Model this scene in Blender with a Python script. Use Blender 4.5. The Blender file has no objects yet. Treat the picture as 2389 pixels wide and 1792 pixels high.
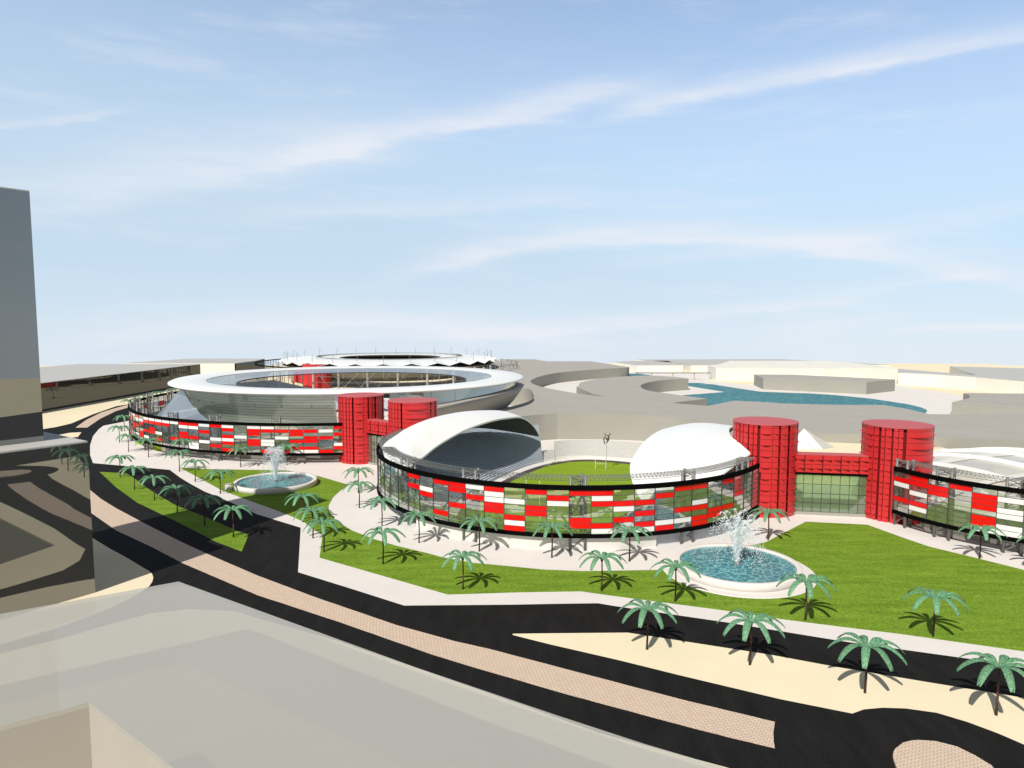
import bpy, math, random
from math import sin, cos, pi, radians as R, atan2, hypot
from mathutils import Vector
from mathutils.geometry import tessellate_polygon
random.seed(7)
S = bpy.context.scene
COL = S.collection
# ------------------------------------------------------------------ camera maths (metres; eye 70 m up, looking along +Y)
FPX, TH, H = 1629.0, math.atan(140/1629.0), 70.0
CT, ST = cos(TH), sin(TH)
ZONES = {'A':(1200,1150,3.687),'B':(1789,1150,3.687),'C':(600,1392,2.765),'D':(1589,1392,2.765),'R2':(0,850,3.687),'R3':(0,1300,3.372),
         'R4':(300,780,3.687),'R5':(800,780,3.687),'R6':(1300,780,3.687),'R7':(1789,780,3.687),'R8':(600,1150,3.687),'N':(0,0,1.0)}
def at(px, py, z=0.0):
    dx = (px-1194.5)/FPX; dy = (896-py)/FPX
    d = (dx, CT+dy*ST, -ST+dy*CT); t = (z-H)/d[2]
    return (d[0]*t, d[1]*t)
def w(zone, pts, z=0.0):
    o = ZONES[zone]; return [at(o[0]+x/o[2], o[1]+y/o[2], z) for x, y in pts]
def onplane(zone, pts, a, b):
    """measured outline -> points on the vertical plane through plan points a, b"""
    o = ZONES[zone]; n = (-(b[1]-a[1]), b[0]-a[0]); out = []
    for x, y in pts:
        px, py = o[0]+x/o[2], o[1]+y/o[2]
        dx = (px-1194.5)/FPX; dy = (896-py)/FPX
        d = (dx, CT+dy*ST, -ST+dy*CT)
        t = (n[0]*a[0]+n[1]*a[1])/(n[0]*d[0]+n[1]*d[1])
        out.append((d[0]*t, d[1]*t, H+d[2]*t))
    return out

# ------------------------------------------------------------------ materials
def srgb(r, g, b):
    f = lambda c: (c/255/12.92) if c/255 <= .04045 else ((c/255+.055)/1.055)**2.4
    return (f(r), f(g), f(b))
def newmat(name):
    m = bpy.data.materials.new(name); m.use_nodes = True
    nt = m.node_tree; nt.nodes.clear()
    return m, nt, nt.nodes, nt.links
def mat(name, col, rough=.6, spec=.3, var=.06, scale=.4, bump=0, bscale=3.0, metal=0, stretch=None, col2=None, fine=0):
    m, nt, n, l = newmat(name)
    out = n.new('ShaderNodeOutputMaterial'); p = n.new('ShaderNodeBsdfPrincipled')
    l.new(p.outputs[0], out.inputs[0])
    p.inputs['Roughness'].default_value = rough; p.inputs['Specular IOR Level'].default_value = spec; p.inputs['Metallic'].default_value = metal
    g = n.new('ShaderNodeNewGeometry'); mp = n.new('ShaderNodeMapping'); l.new(g.outputs['Position'], mp.inputs[0])
    if stretch: mp.inputs['Rotation'].default_value = (0, 0, stretch[0]); mp.inputs['Scale'].default_value = stretch[1]
    tx = n.new('ShaderNodeTexNoise'); tx.inputs['Scale'].default_value = scale; tx.inputs['Detail'].default_value = 6
    l.new(mp.outputs[0], tx.inputs['Vector'])
    rp = n.new('ShaderNodeValToRGB'); l.new(tx.outputs[0], rp.inputs[0])
    c2 = col2 or tuple(min(1, c*(1+var)) for c in col); c1 = col if col2 else tuple(c*(1-var) for c in col)
    rp.color_ramp.elements[0].position = .3; rp.color_ramp.elements[1].position = .7
    rp.color_ramp.elements[0].color = (*c1, 1); rp.color_ramp.elements[1].color = (*c2, 1)
    src = rp.outputs[0]
    if fine:
        t2 = n.new('ShaderNodeTexNoise'); t2.inputs['Scale'].default_value = fine; t2.inputs['Detail'].default_value = 4
        l.new(g.outputs['Position'], t2.inputs['Vector'])
        r2 = n.new('ShaderNodeMapRange'); r2.inputs['From Min'].default_value = .3; r2.inputs['From Max'].default_value = .7
        r2.inputs['To Min'].default_value = .68; r2.inputs['To Max'].default_value = 1.34; l.new(t2.outputs[0], r2.inputs[0])
        mx = n.new('ShaderNodeMix'); mx.data_type = 'RGBA'; mx.blend_type = 'MULTIPLY'; mx.inputs[0].default_value = 1
        l.new(src, mx.inputs[6]); l.new(r2.outputs[0], mx.inputs[7]); src = mx.outputs[2]
    l.new(src, p.inputs['Base Color'])
    if bump:
        b = n.new('ShaderNodeBump'); b.inputs['Strength'].default_value = bump
        t3 = n.new('ShaderNodeTexNoise'); t3.inputs['Scale'].default_value = bscale; t3.inputs['Detail'].default_value = 5
        l.new(g.outputs['Position'], t3.inputs['Vector']); l.new(t3.outputs[0], b.inputs['Height']); l.new(b.outputs[0], p.inputs['Normal'])
    return m
def glassy(name, tint, trans, body, gloss, rough=.0, fres=True):
    """sheet glass: part see-through tint, part body colour, part mirror"""
    m, nt, n, l = newmat(name)
    out = n.new('ShaderNodeOutputMaterial')
    t = n.new('ShaderNodeBsdfTransparent'); t.inputs[0].default_value = (*tint, 1)
    d = n.new('ShaderNodeBsdfDiffuse'); d.inputs[0].default_value = (*body, 1)
    g = n.new('ShaderNodeBsdfGlossy'); g.inputs['Roughness'].default_value = rough; g.inputs[0].default_value = (.9, .93, .92, 1)
    a = n.new('ShaderNodeMixShader'); a.inputs[0].default_value = trans
    l.new(d.outputs[0], a.inputs[1]); l.new(t.outputs[0], a.inputs[2])
    b = n.new('ShaderNodeMixShader'); l.new(a.outputs[0], b.inputs[1]); l.new(g.outputs[0], b.inputs[2])
    if fres:
        lw = n.new('ShaderNodeLayerWeight'); lw.inputs[0].default_value = .25
        mr = n.new('ShaderNodeMapRange'); mr.inputs['To Min'].default_value = gloss; mr.inputs['To Max'].default_value = min(1, gloss+.5)
        l.new(lw.outputs['Facing'], mr.inputs[0]); l.new(mr.outputs[0], b.inputs[0])
    else: b.inputs[0].default_value = gloss
    l.new(b.outputs[0], out.inputs[0])
    return m
M = {}
M['sand'] = mat('sand', (.80,.70,.50), .9, .1, .04, .05, .05, 2.0, fine=1.5)
for nd in [M['sand'].node_tree.nodes]:
    for q in nd:
        if q.type == 'MAP_RANGE': q.inputs['To Min'].default_value = .985; q.inputs['To Max'].default_value = 1.015
M['asphalt'] = mat('asphalt', (.012,.0115,.011), .85, .12, .25, .35, .1, 4.0, stretch=(.5,(1,.25,1)), fine=2.5)
M['pave'] = mat('pale_paving', (.72,.68,.645), .8, .15, .025, .12)
M['kerb'] = mat('kerb_stone', (.74,.72,.70), .7, .2, .03, .3)
M['white'] = mat('white_shell', (.83,.83,.81), .35, .3, .012, .1)
M['shaded_under'] = mat('painted_shade_underside', (.10,.105,.115), .7, .2, .03, .1)  # shade under the white shells put into the colour, against bounced light
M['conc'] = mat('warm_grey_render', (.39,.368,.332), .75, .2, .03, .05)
M['conc2'] = mat('grey_render', (.33,.32,.28), .75, .2, .03, .05)
M['cream'] = mat('cream_render', (.74,.72,.65), .75, .2, .03, .04)
M['offw'] = mat('off_white_terrace', (.66,.65,.61), .7, .2, .03, .2)
M['seat'] = mat('grey_blue_seating', (.46,.50,.55), .6, .3, .05, .3)
M['riser'] = mat('grey_riser', (.50,.49,.47), .7, .2, .03, .3)
M['dseat'] = mat('dark_seat_riser', (.33,.37,.42), .6, .3, .05, .3)
M['red'] = mat('red_cladding', (.56,.026,.030), .38, .45, .05, .3)
M['reddark'] = mat('dark_red_recess', (.16,.006,.008), .5, .3, .1, .5)
M['redroof'] = mat('red_roof', (.50,.105,.112), .6, .3, .02, .2)
M['redpanel'] = mat('red_glass_panel', (.78,.004,.004), .18, .45, .02, .3)
M['whitepanel'] = mat('white_glass_panel', (.80,.79,.77), .2, .4, .015, .3)
M['black'] = mat('black_metal', (.003,.003,.003), .8, .03, .1, .5)
M['steel'] = mat('grey_steel', (.20,.20,.195), .4, .4, .12, 1.2, metal=.2)
M['dsteel'] = mat('dark_steel', (.05,.05,.05), .5, .4, .1, 1.0)
M['lsteel'] = mat('pale_steel', (.62,.62,.62), .4, .4, .05, 1.0)
M['trunk'] = mat('palm_trunk', (.085,.048,.038), .85, .1, .25, 2.0, .3, 5)
M['darkstone'] = mat('dark_track', (.085,.07,.066), .9, .1, .25, 1.2)
M['turf'] = mat('bright_turf', (.22,.33,.016), .85, .1, .06, .06)
M['lime'] = mat('lime_turf', (.33,.46,.03), .85, .1, .06, .06)
M['line'] = mat('pale_line', (.34,.46,.10), .8, .1, .02, 1)
M['grass'] = mat('lawn_grass', (.122,.215,.018), .9, .08, 0, .16, .25, 3.0, stretch=(.95,(.4,2.0,1)), col2=(.19,.30,.03), fine=2.2)
M['glass'] = glassy('screen_glass', (.97,.98,.97), .95, (.45,.50,.42), .24)
M['entry'] = glassy('entrance_glass', (.62,.76,.58), .80, (.36,.44,.33), .12)
M['mirror'] = glassy('dark_mirror_facade', (.5,.5,.5), .0, (.060,.061,.060), .24, 0, False)
M['mirror2'] = glassy('very_dark_mirror_facade', (.5,.5,.5), .0, (.022,.022,.02), .11, 0, False)
M['mroof'] = mat('grey_flat_roof', (.47,.465,.445), .6, .25, .02, .05)
M['mass'] = glassy('translucent_massing', (.93,.935,.92), .52, (.575,.565,.53), .05, 0, False)
M['skirt'] = glassy('mesh_membrane', (.80,.85,.90), .52, (.27,.30,.34), .04, .2)
M['ringglass'] = glassy('roof_ring_glass', (.80,.84,.86), .62, (.40,.42,.43), .12)
M['bowl'] = glassy('green_tinted_bowl_glass', (.75,.84,.76), .30, (.50,.60,.49), .10, .1)
M['dglass'] = glassy('dark_ribbon_glass', (.3,.4,.46), .35, (.06,.09,.11), .25)
M['tent'] = glassy('translucent_fabric', (.95,.94,.88), .38, (.74,.73,.66), .03, .3)
# brick paving
def brickmat():
    m, nt, n, l = newmat('pale_brick_paving')
    out = n.new('ShaderNodeOutputMaterial'); p = n.new('ShaderNodeBsdfPrincipled'); l.new(p.outputs[0], out.inputs[0]); p.inputs['Roughness'].default_value = .85
    g = n.new('ShaderNodeNewGeometry'); mp = n.new('ShaderNodeMapping'); mp.inputs['Rotation'].default_value = (0,0,.55); l.new(g.outputs['Position'], mp.inputs[0])
    b = n.new('ShaderNodeTexBrick'); b.inputs['Scale'].default_value = 1.0; b.inputs['Mortar Size'].default_value = .09; b.inputs['Mortar Smooth'].default_value = .6
    b.inputs['Brick Width'].default_value = 1.0; b.inputs['Row Height'].default_value = .55
    b.inputs['Color1'].default_value = (.64,.50,.385,1); b.inputs['Color2'].default_value = (.70,.56,.44,1); b.inputs['Mortar'].default_value = (.40,.29,.215,1)
    l.new(mp.outputs[0], b.inputs['Vector']); l.new(b.outputs[0], p.inputs['Base Color'])
    return m
M['brick'] = brickmat()
def frondmat():
    m, nt, n, l = newmat('speckled_palm_leaf')
    out = n.new('ShaderNodeOutputMaterial'); p = n.new('ShaderNodeBsdfPrincipled'); l.new(p.outputs[0], out.inputs[0]); p.inputs['Roughness'].default_value = .6
    tc = n.new('ShaderNodeTexCoord'); v = n.new('ShaderNodeTexVoronoi'); v.inputs['Scale'].default_value = 7; l.new(tc.outputs['Object'], v.inputs['Vector'])
    rp = n.new('ShaderNodeValToRGB'); l.new(v.outputs['Color'], rp.inputs[0])
    e = rp.color_ramp.elements; e[0].position = .15; e[0].color = (.020,.085,.038,1); e[1].position = .9; e[1].color = (.18,.39,.21,1)
    oi = n.new('ShaderNodeObjectInfo'); hs = n.new('ShaderNodeHueSaturation'); mr = n.new('ShaderNodeMapRange'); mr.inputs['To Min'].default_value = 1.0; mr.inputs['To Max'].default_value = 1.28
    l.new(oi.outputs['Random'], mr.inputs[0]); l.new(mr.outputs[0], hs.inputs['Value']); l.new(rp.outputs[0], hs.inputs['Color']); l.new(hs.outputs[0], p.inputs['Base Color'])
    return m
M['frond'] = frondmat()
def watermat(name, c1, c2, scale, bump, rough=.12, spec=.5):
    m, nt, n, l = newmat(name)
    out = n.new('ShaderNodeOutputMaterial'); p = n.new('ShaderNodeBsdfPrincipled'); l.new(p.outputs[0], out.inputs[0]); p.inputs['Roughness'].default_value = rough
    p.inputs['IOR'].default_value = 1.33; p.inputs['Specular IOR Level'].default_value = spec
    g = n.new('ShaderNodeNewGeometry'); nz = n.new('ShaderNodeTexNoise'); nz.inputs['Scale'].default_value = scale*1.4; nz.inputs['Detail'].default_value = 3; l.new(g.outputs['Position'], nz.inputs['Vector'])
    ad = n.new('ShaderNodeVectorMath'); ad.operation = 'MULTIPLY_ADD'; ad.inputs[1].default_value = (1.6/scale*.6,)*3; l.new(nz.outputs['Color'], ad.inputs[0]); l.new(g.outputs['Position'], ad.inputs[2])
    v = n.new('ShaderNodeTexVoronoi'); v.feature = 'DISTANCE_TO_EDGE'; v.inputs['Scale'].default_value = scale; l.new(ad.outputs[0], v.inputs['Vector'])
    rp = n.new('ShaderNodeValToRGB'); l.new(v.outputs['Distance'], rp.inputs[0]); e = rp.color_ramp.elements
    e[0].position = 0; e[0].color = (*c2, 1); e[1].position = .11; e[1].color = (*c1, 1)  # pale net along cell edges paints caustic light into the water colour
    n2 = n.new('ShaderNodeTexNoise'); n2.inputs['Scale'].default_value = scale*1.2; n2.inputs['Detail'].default_value = 5; l.new(g.outputs['Position'], n2.inputs['Vector'])
    mr = n.new('ShaderNodeMapRange'); mr.inputs['From Min'].default_value = .3; mr.inputs['From Max'].default_value = .7; mr.inputs['To Min'].default_value = .88; mr.inputs['To Max'].default_value = 1.14; l.new(n2.outputs[0], mr.inputs[0])
    mx = n.new('ShaderNodeMix'); mx.data_type = 'RGBA'; mx.blend_type = 'MULTIPLY'; mx.inputs[0].default_value = 1; l.new(rp.outputs[0], mx.inputs[6]); l.new(mr.outputs[0], mx.inputs[7])
    l.new(mx.outputs[2], p.inputs['Base Color'])
    b = n.new('ShaderNodeBump'); b.inputs['Strength'].default_value = bump; b.inputs['Distance'].default_value = .3; l.new(n2.outputs[0], b.inputs['Height']); l.new(b.outputs[0], p.inputs['Normal'])
    return m
M['water'] = watermat('pool_water', (.042,.205,.235), (.24,.48,.50), .50, .10, .2, .25)
M['lagoon'] = watermat('lagoon_water', (.045,.17,.205), (.11,.30,.33), .16, .3, .5, .1)
def sprymat():
    m, nt, n, l = newmat('fountain_droplets')
    out = n.new('ShaderNodeOutputMaterial'); d = n.new('ShaderNodeBsdfDiffuse'); d.inputs[0].default_value = (.92,.97,.98,1)
    t = n.new('ShaderNodeBsdfTranslucent'); t.inputs[0].default_value = (.92,.97,.98,1); mx = n.new('ShaderNodeMixShader'); mx.inputs[0].default_value = .25
    l.new(d.outputs[0], mx.inputs[1]); l.new(t.outputs[0], mx.inputs[2]); l.new(mx.outputs[0], out.inputs[0]); return m
M['spray'] = sprymat()

# ------------------------------------------------------------------ mesh builder
class MB:
    def __init__(s): s.v = []; s.f = []; s.m = []
    def add(s, vs, fs, mi=0):
        k = len(s.v); s.v += [tuple(p) for p in vs]; s.f += [tuple(i+k for i in q) for q in fs]; s.m += [mi]*len(fs); return s
    def box(s, cx, cy, z0, z1, sx, sy, a=0, mi=0):
        c, t = cos(a), sin(a); p = [(cx+x*c-y*t, cy+x*t+y*c) for x, y in ((-sx/2,-sy/2),(sx/2,-sy/2),(sx/2,sy/2),(-sx/2,sy/2))]
        return s.prism(p, z0, z1, mi)
    def prism(s, pts, z0, z1, mi=0, holes=(), bottom=True, mi_side=None):
        ms = mi if mi_side is None else mi_side
        loops = [list(pts)]+[list(h) for h in holes]; flat = [p for L in loops for p in L]; n = len(flat)
        if len(loops) == 1 and len(pts) <= 4: tri = [tuple(range(len(pts)))]
        else: tri = [tuple(t) for t in tessellate_polygon([[Vector((p[0], p[1], 0)) for p in L] for L in loops])]
        up = []
        for t in tri:
            a, b, c = (flat[t[0]], flat[t[1]], flat[t[2]])
            up.append(t if (b[0]-a[0])*(c[1]-a[1])-(b[1]-a[1])*(c[0]-a[0]) > 0 else t[::-1])
        s.add([(p[0], p[1], z1) for p in flat], up, mi)
        if bottom: s.add([(p[0], p[1], z0) for p in flat], [t[::-1] for t in up], ms)
        for h, L in enumerate(loops):
            ar = sum(L[i][0]*L[(i+1) % len(L)][1]-L[(i+1) % len(L)][0]*L[i][1] for i in range(len(L)))
            Q = L if (ar > 0) == (h == 0) else L[::-1]; k = len(Q)
            s.add([(p[0], p[1], z0) for p in Q]+[(p[0], p[1], z1) for p in Q], [(i, (i+1) % k, k+(i+1) % k, k+i) for i in range(k)], ms)
        return s
    def sheet(s, pts, z, holes=(), mi=0):
        return s.prism(pts, z-.25, z, mi, holes, bottom=False)
    def tube(s, p0, p1, r, n=6, r1=None, cap=True, mi=0):
        p0 = Vector(p0); p1 = Vector(p1); d = (p1-p0).normalized(); u = d.orthogonal().normalized(); v = d.cross(u); r1 = r if r1 is None else r1
        vs = [p0+(u*cos(2*pi*i/n)+v*sin(2*pi*i/n))*r for i in range(n)]+[p1+(u*cos(2*pi*i/n)+v*sin(2*pi*i/n))*r1 for i in range(n)]
        fs = [(i, (i+1) % n, n+(i+1) % n, n+i) for i in range(n)]
        if cap: fs += [tuple(range(n))[::-1], tuple(range(n, 2*n))]
        return s.add(vs, fs, mi)
    def path(s, pts, r, n=6, mi=0):
        for a, b in zip(pts, pts[1:]): s.tube(a, b, r, n, mi=mi)
        return s
    def arc(s, cx, cy, r0, r1, z0, z1, a0, a1, n, mi=0):
        """ring-sector block, angles in degrees"""
        vs = []
        for i in range(n+1):
            a = R(a0+(a1-a0)*i/n); c, t = cos(a), sin(a)
            vs += [(cx+r0*c, cy+r0*t, z0), (cx+r1*c, cy+r1*t, z0), (cx+r1*c, cy+r1*t, z1), (cx+r0*c, cy+r0*t, z1)]
        fs = []
        for i in range(n):
            k = 4*i; fs += [(k+j, k+4+j, k+4+(j+1) % 4, k+(j+1) % 4) for j in range(4)]
        if abs(a1-a0) < 359.9: fs += [(3,2,1,0), (4*n, 4*n+1, 4*n+2, 4*n+3)]
        return s.add(vs, fs, mi)
    def lathe(s, prof, n=64, cx=0, cy=0, a0=0, a1=360, mi=0):
        full = abs(a1-a0) > 359.9; m = n if full else n+1; k = len(prof); vs = []
        for i in range(m):
            a = R(a0+(a1-a0)*i/n); vs += [(cx+r*cos(a), cy+r*sin(a), z) for r, z in prof]
        fs = [(i*k+j, ((i+1) % m)*k+j, ((i+1) % m)*k+j+1, i*k+j+1) for i in range(n) for j in range(k-1)]
        return s.add(vs, fs, mi)
    def grid(s, rows, mi=0):
        k = len(rows[0]); fs = [(i*k+j, i*k+j+1, (i+1)*k+j+1, (i+1)*k+j) for i in range(len(rows)-1) for j in range(k-1)]
        return s.add([p for q in rows for p in q], fs, mi)
    def mesh(s, name, mats, smooth=False):
        me = bpy.data.meshes.new(name); me.from_pydata(s.v, [], s.f)
        for q in (mats if isinstance(mats, (list, tuple)) else [mats]): me.materials.append(q)
        me.polygons.foreach_set('material_index', s.m)
        if smooth: me.polygons.foreach_set('use_smooth', [True]*len(me.polygons))
        me.update(); return me
    def build(s, name, mats, parent=None, smooth=False, rel=True):
        if parent is not None and rel:
            o = parent.location; s.v = [(x-o.x, y-o.y, z-o.z) for x, y, z in s.v]
        return link(name, s.mesh(name, mats, smooth), parent)
def link(name, me, parent=None, loc=(0,0,0), rz=0):
    o = bpy.data.objects.new(name, me); COL.objects.link(o); o.location = loc; o.rotation_euler = (0,0,rz)
    if parent is not None: o.parent = parent
    return o
def thing(name, label, cat, loc=(0,0,0), group=None, rz=0):
    o = link(name, None, None, loc, rz); o['label'] = label; o['category'] = cat
    if group: o['group'] = group
    return o
def tag(o, label, cat, group=None):
    o['label'] = label; o['category'] = cat
    if group: o['group'] = group
    return o
def struct(name, mb, m, kind='structure'):
    o = mb.build(name, m); o['kind'] = kind; return o
def copy_tree(o, parent=None):
    c = o.copy(); COL.objects.link(c); c.parent = parent
    for ch in [q for q in COL.objects if q.parent == o]: copy_tree(ch, c)
    return c
def arcpts(cx, cy, r, a0, a1, n): return [(cx+r*cos(R(a0+(a1-a0)*i/n)), cy+r*sin(R(a0+(a1-a0)*i/n))) for i in range(n+1)]
def smoothpts(pts, n=6):
    """Catmull-Rom through plan or space points"""
    out = []; P_ = [Vector(p) for p in pts]
    for i in range(len(P_)-1):
        a, b, c, d = P_[max(i-1,0)], P_[i], P_[i+1], P_[min(i+2,len(P_)-1)]
        for k in range(n):
            t = k/n; out.append(tuple(.5*((2*b)+(c-a)*t+(2*a-5*b+4*c-d)*t*t+(3*b-a-3*c+d)*t**3)))
    return out+[tuple(P_[-1])]

LC, LR = (-107.5, 486.0), 141.0      # left panel screen (plan circle)
MC, MR = (23.0, 287.8), 77.7         # middle panel screen
RC, RR = (192.0, 251.5), 60.3        # right panel screen

# ------------------------------------------------------------------ ground, roads, paving, lawns
struct('ground', MB().prism([(-700,-160),(700,-160),(900,500),(900,1180),(-800,1180),(-800,400)], -1, 0), M['sand'])
far_sand = w('R2', [(1100,345),(1000,360),(800,430),(610,510),(480,540)])
road = arcpts(*LC, 256, 90, 148, 16)+far_sand+[(-330,400),(-360,250),(-300,40),(-120,-60),(140,-60),(330,60),(360,150)]+[(300,220),(120,215),(20,250),(-40,300),(-110,350),(-170,395),(-225,450)]+arcpts(*LC, 165, 172, 90, 12)
struct('road', MB().sheet(road, .02), M['asphalt'])
low = w('R3', [(440,655),(800,548),(1200,440),(1500,410),(1850,425)])+w('C', [(0,140),(500,282),(1080,480),(1650,680),(2200,880)])+w('D', [(0,1025),(277,1100),(600,1190)])
struct('sand_verge', MB().sheet([(-140,30),(-150,110)]+low+[(80,30),(40,-40),(-100,-40)], .06), M['sand'])
pen = w('R2', [(500,1320),(803,1500),(950,1590),(1080,1659)])+w('R3', [(1120,80),(1170,108),(1195,130),(1206,160),(1198,195),(1175,228),(1150,250),(1000,340),(765,445),(440,565),(0,690)])
struct('sand_verge', MB().sheet(pen+[(-230,120),(-230,190)], .06), M['sand'])
struct('sand_verge', MB().sheet([at(100,1022),at(162,1010),at(190,1008.6),at(182,1019.5),at(100,1030)], .06), M['sand'])
wedge_top = w('C', [(1648,241),(1900,238)])+w('A', [(400,1209),(975,1204),(1500,1285),(2212,1396)])+w('D', [(1000,455),(1600,555),(2212,655)])
wedge_low = w('D', [(2212,955),(2050,885),(1850,810),(1650,750),(1450,722),(1300,717),(1180,728),(1105,755),(640,662),(0,510)])+w('A', [(900,1440),(300,1302)])+w('C', [(1680,256),(1648,247)])
struct('sand_verge', MB().sheet(wedge_top+[at(2600,1662),at(2600,1850)]+wedge_low, .06), M['sand'])
med_up = [at(140,1066),at(165,1100)]+w('R2', [(778,1085),(870,1160),(1000,1240),(1300,1400),(1560,1530),(1800,1640)])+w('R8', [(0,712),(500,900),(1200,1140),(1700,1278)])+w('C', [(1500,340)])+w('D', [(0,665),(605,810)])
med_lo = w('D', [(595,880),(598,940),(605,980),(300,907),(0,830)])+w('C', [(2000,632),(1400,458)])+w('R8', [(1500,1390),(700,1110),(300,978),(0,880)])+w('R3', [(1430,45)])+w('R2', [(1300,1570),(1000,1430),(785,1280)])+[at(165,1165),at(115,1100)]
struct('median_strip', MB().sheet(med_up+med_lo, .08), M['brick'])
far_med = w('R2', [(650,545),(740,480),(870,415),(1000,375),(1100,350)])
far_med2 = w('R2', [(1105,372),(1000,402),(860,470),(750,545)])
struct('median_strip', MB().sheet(far_med+arcpts(*LC, 232, 150, 100, 10)+arcpts(*LC, 216, 100, 154, 10)+far_med2, .08), M['brick'])
isl = w('D', [(1365,1050),(1368,1022),(1380,1000),(1430,960),(1480,947),(1530,942),(1640,950),(1780,985),(1900,1045),(2000,1106)])
islc = isl+[at(2389,1880),at(2300,1950),at(2180,1940),at(2110,1850)]
struct('roundabout_island', MB().prism(islc, .0, .5), [M['brick']])
pv = w('R2', [(1120,485),(890,530),(850,560),(800,620),(775,700),(775,780),(800,850),(1460,908),(1550,975),(1640,1030),(1760,1095),(1900,1150)])
pv += w('R8', [(0,185),(375,300),(352,683),(800,822),(1265,970),(2212,962)])+w('A', [(350,955),(720,950),(870,975),(1830,1115)])+w('B', [(660,1278),(1830,1440)])+w('D', [(2212,460)])+[at(2700,1610),(420,200),(420,420),(250,480),(120,640)]
pv += arcpts(*LC, 172, 70, 172, 16)
struct('pavement', MB().sheet(pv, .15), M['pave'])
lawn = w('R4', [(440,1150),(700,1163),(1000,1168),(1350,1172),(1640,1225),(1900,1300),(1820,1350),(1760,1405),(1722,1475),(1718,1530)])
lawn += w('R8', [(607,130),(640,195),(690,250),(820,330),(1000,400),(1200,460),(1450,520),(1600,560),(1850,605),(2212,640)])+w('A', [(250,665),(600,678),(1245,668),(1700,520),(2160,430)])
lawn += w('B', [(335,252),(865,278),(1200,400),(1400,468),(1700,540),(2212,668)])+[at(2700,1420),at(2700,1590)]
lawn += w('B', [(2212,1370),(1150,1220),(660,1160),(150,1095)])+w('A', [(1830,1020),(840,890),(570,852),(0,862)])+w('R8', [(1640,880),(537,562),(560,370),(395,250),(290,205)])+w('R4', [(1480,1600),(1250,1510),(1000,1420),(800,1345),(600,1235)])
struct('lawn', MB().sheet(lawn, .2), M['grass'])
strip = w('R2', [(858,928),(1090,940),(1150,980),(1300,1090),(1500,1210),(1750,1310),(2050,1440),(2140,1470),(2080,1612),(1850,1525),(1500,1345),(1180,1190),(1000,1060)])
struct('lawn', MB().sheet(strip, .16), M['grass'])

# ------------------------------------------------------------------ rugby ground
CC = (25.0, 288.0); AZ = R(22.4); AX = (sin(AZ), cos(AZ)); LX = (cos(AZ), -sin(AZ))
def loc2(u, v): return (CC[0]+LX[0]*u+AX[0]*v, CC[1]+LX[1]*u+AX[1]*v)
def oval(hw, hl, n=96, e=3.2):
    out = []
    for i in range(n):
        a = 2*pi*i/n; c, t = cos(a), sin(a)
        out.append((hw*abs(c)**(2/e)*(1 if c > 0 else -1), hl*abs(t)**(2/e)*(1 if t > 0 else -1)))
    return out
def ovw(hw, hl, e=3.2): return [loc2(*p) for p in oval(hw, hl, 96, e)]
struct('running_track', MB().sheet(ovw(34, 70, 2.7), .28), M['darkstone'])
struct('pitch', MB().sheet(ovw(30, 65, 2.7), .34), M['turf'])
ln = MB()
def pl(u0, v0, u1, v1, wd=.28):
    d = hypot(u1-u0, v1-v0); nx, ny = -(v1-v0)/d*wd/2, (u1-u0)/d*wd/2
    ln.sheet([loc2(u0+nx, v0+ny), loc2(u1+nx, v1+ny), loc2(u1-nx, v1-ny), loc2(u0-nx, v0-ny)], .37)
for v in (-58,-46,-24,0,24,46,58): pl(-27, v, 27, v)
for u in (-27, 27): pl(u, -58, u, 58)
struct('pitch_markings', ln, M['line'])
def goal(v, label):
    r = thing('goal_posts', label, 'goal posts', (*loc2(0, v), .3), 'rugby posts')
    for u in (-2.6, 2.6):
        p = loc2(u, v); MB().tube((*p, .3), (*p, 14.4), .10, 8).build('upright', M['white'], r)
    a, b = loc2(-2.6, v), loc2(2.6, v); MB().tube((*a, 3.3), (*b, 3.3), .06, 8).build('crossbar', M['white'], r)
goal(46, 'white rugby posts at the far end of the green pitch, before the pale end terrace')
goal(-46, 'white rugby posts at the near end of the green pitch, behind the middle screen')
# horned emblem floodlight at the far goal
p = loc2(2.6, 46.6)
r = thing('horned_sculpture', 'grey openwork sculpture with two upturned horns on a thin pole by the far goal', 'sculpture', (*p, .3))
MB().tube((*p, .3), (*p, 13.2), .11, 8).build('pole', M['lsteel'], r)
fx = lambda x, z: (p[0]+x*.76, p[1]-x*.32, 14.9+z*.8)
MB().path([fx(x, z) for x, z in ((-1.3,3.6),(-.6,2.9),(.2,2.5),(.9,2.4),(1.5,2.8),(2.4,4.0))], .22).build('horns', M['dsteel'], r)
MB().path([fx(x, z) for x, z in ((1.3,2.6),(1.25,1.4),(1.4,.4),(.9,-.5),(.4,-1.1),(0,-1.9))], .3).build('brow', M['dsteel'], r)
MB().path([fx(x, z) for x, z in ((-.5,1.9),(-1.3,1.3),(-1.6,.2),(-1.5,-1.0),(-1.0,-2.2),(-.6,-2.6))], .26).build('cheek', M['dsteel'], r)
MB().path([fx(.2+.5*cos(a*pi/4), .4+.6*sin(a*pi/4)) for a in range(9)], .24).build('eye', M['dsteel'], r)

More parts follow.
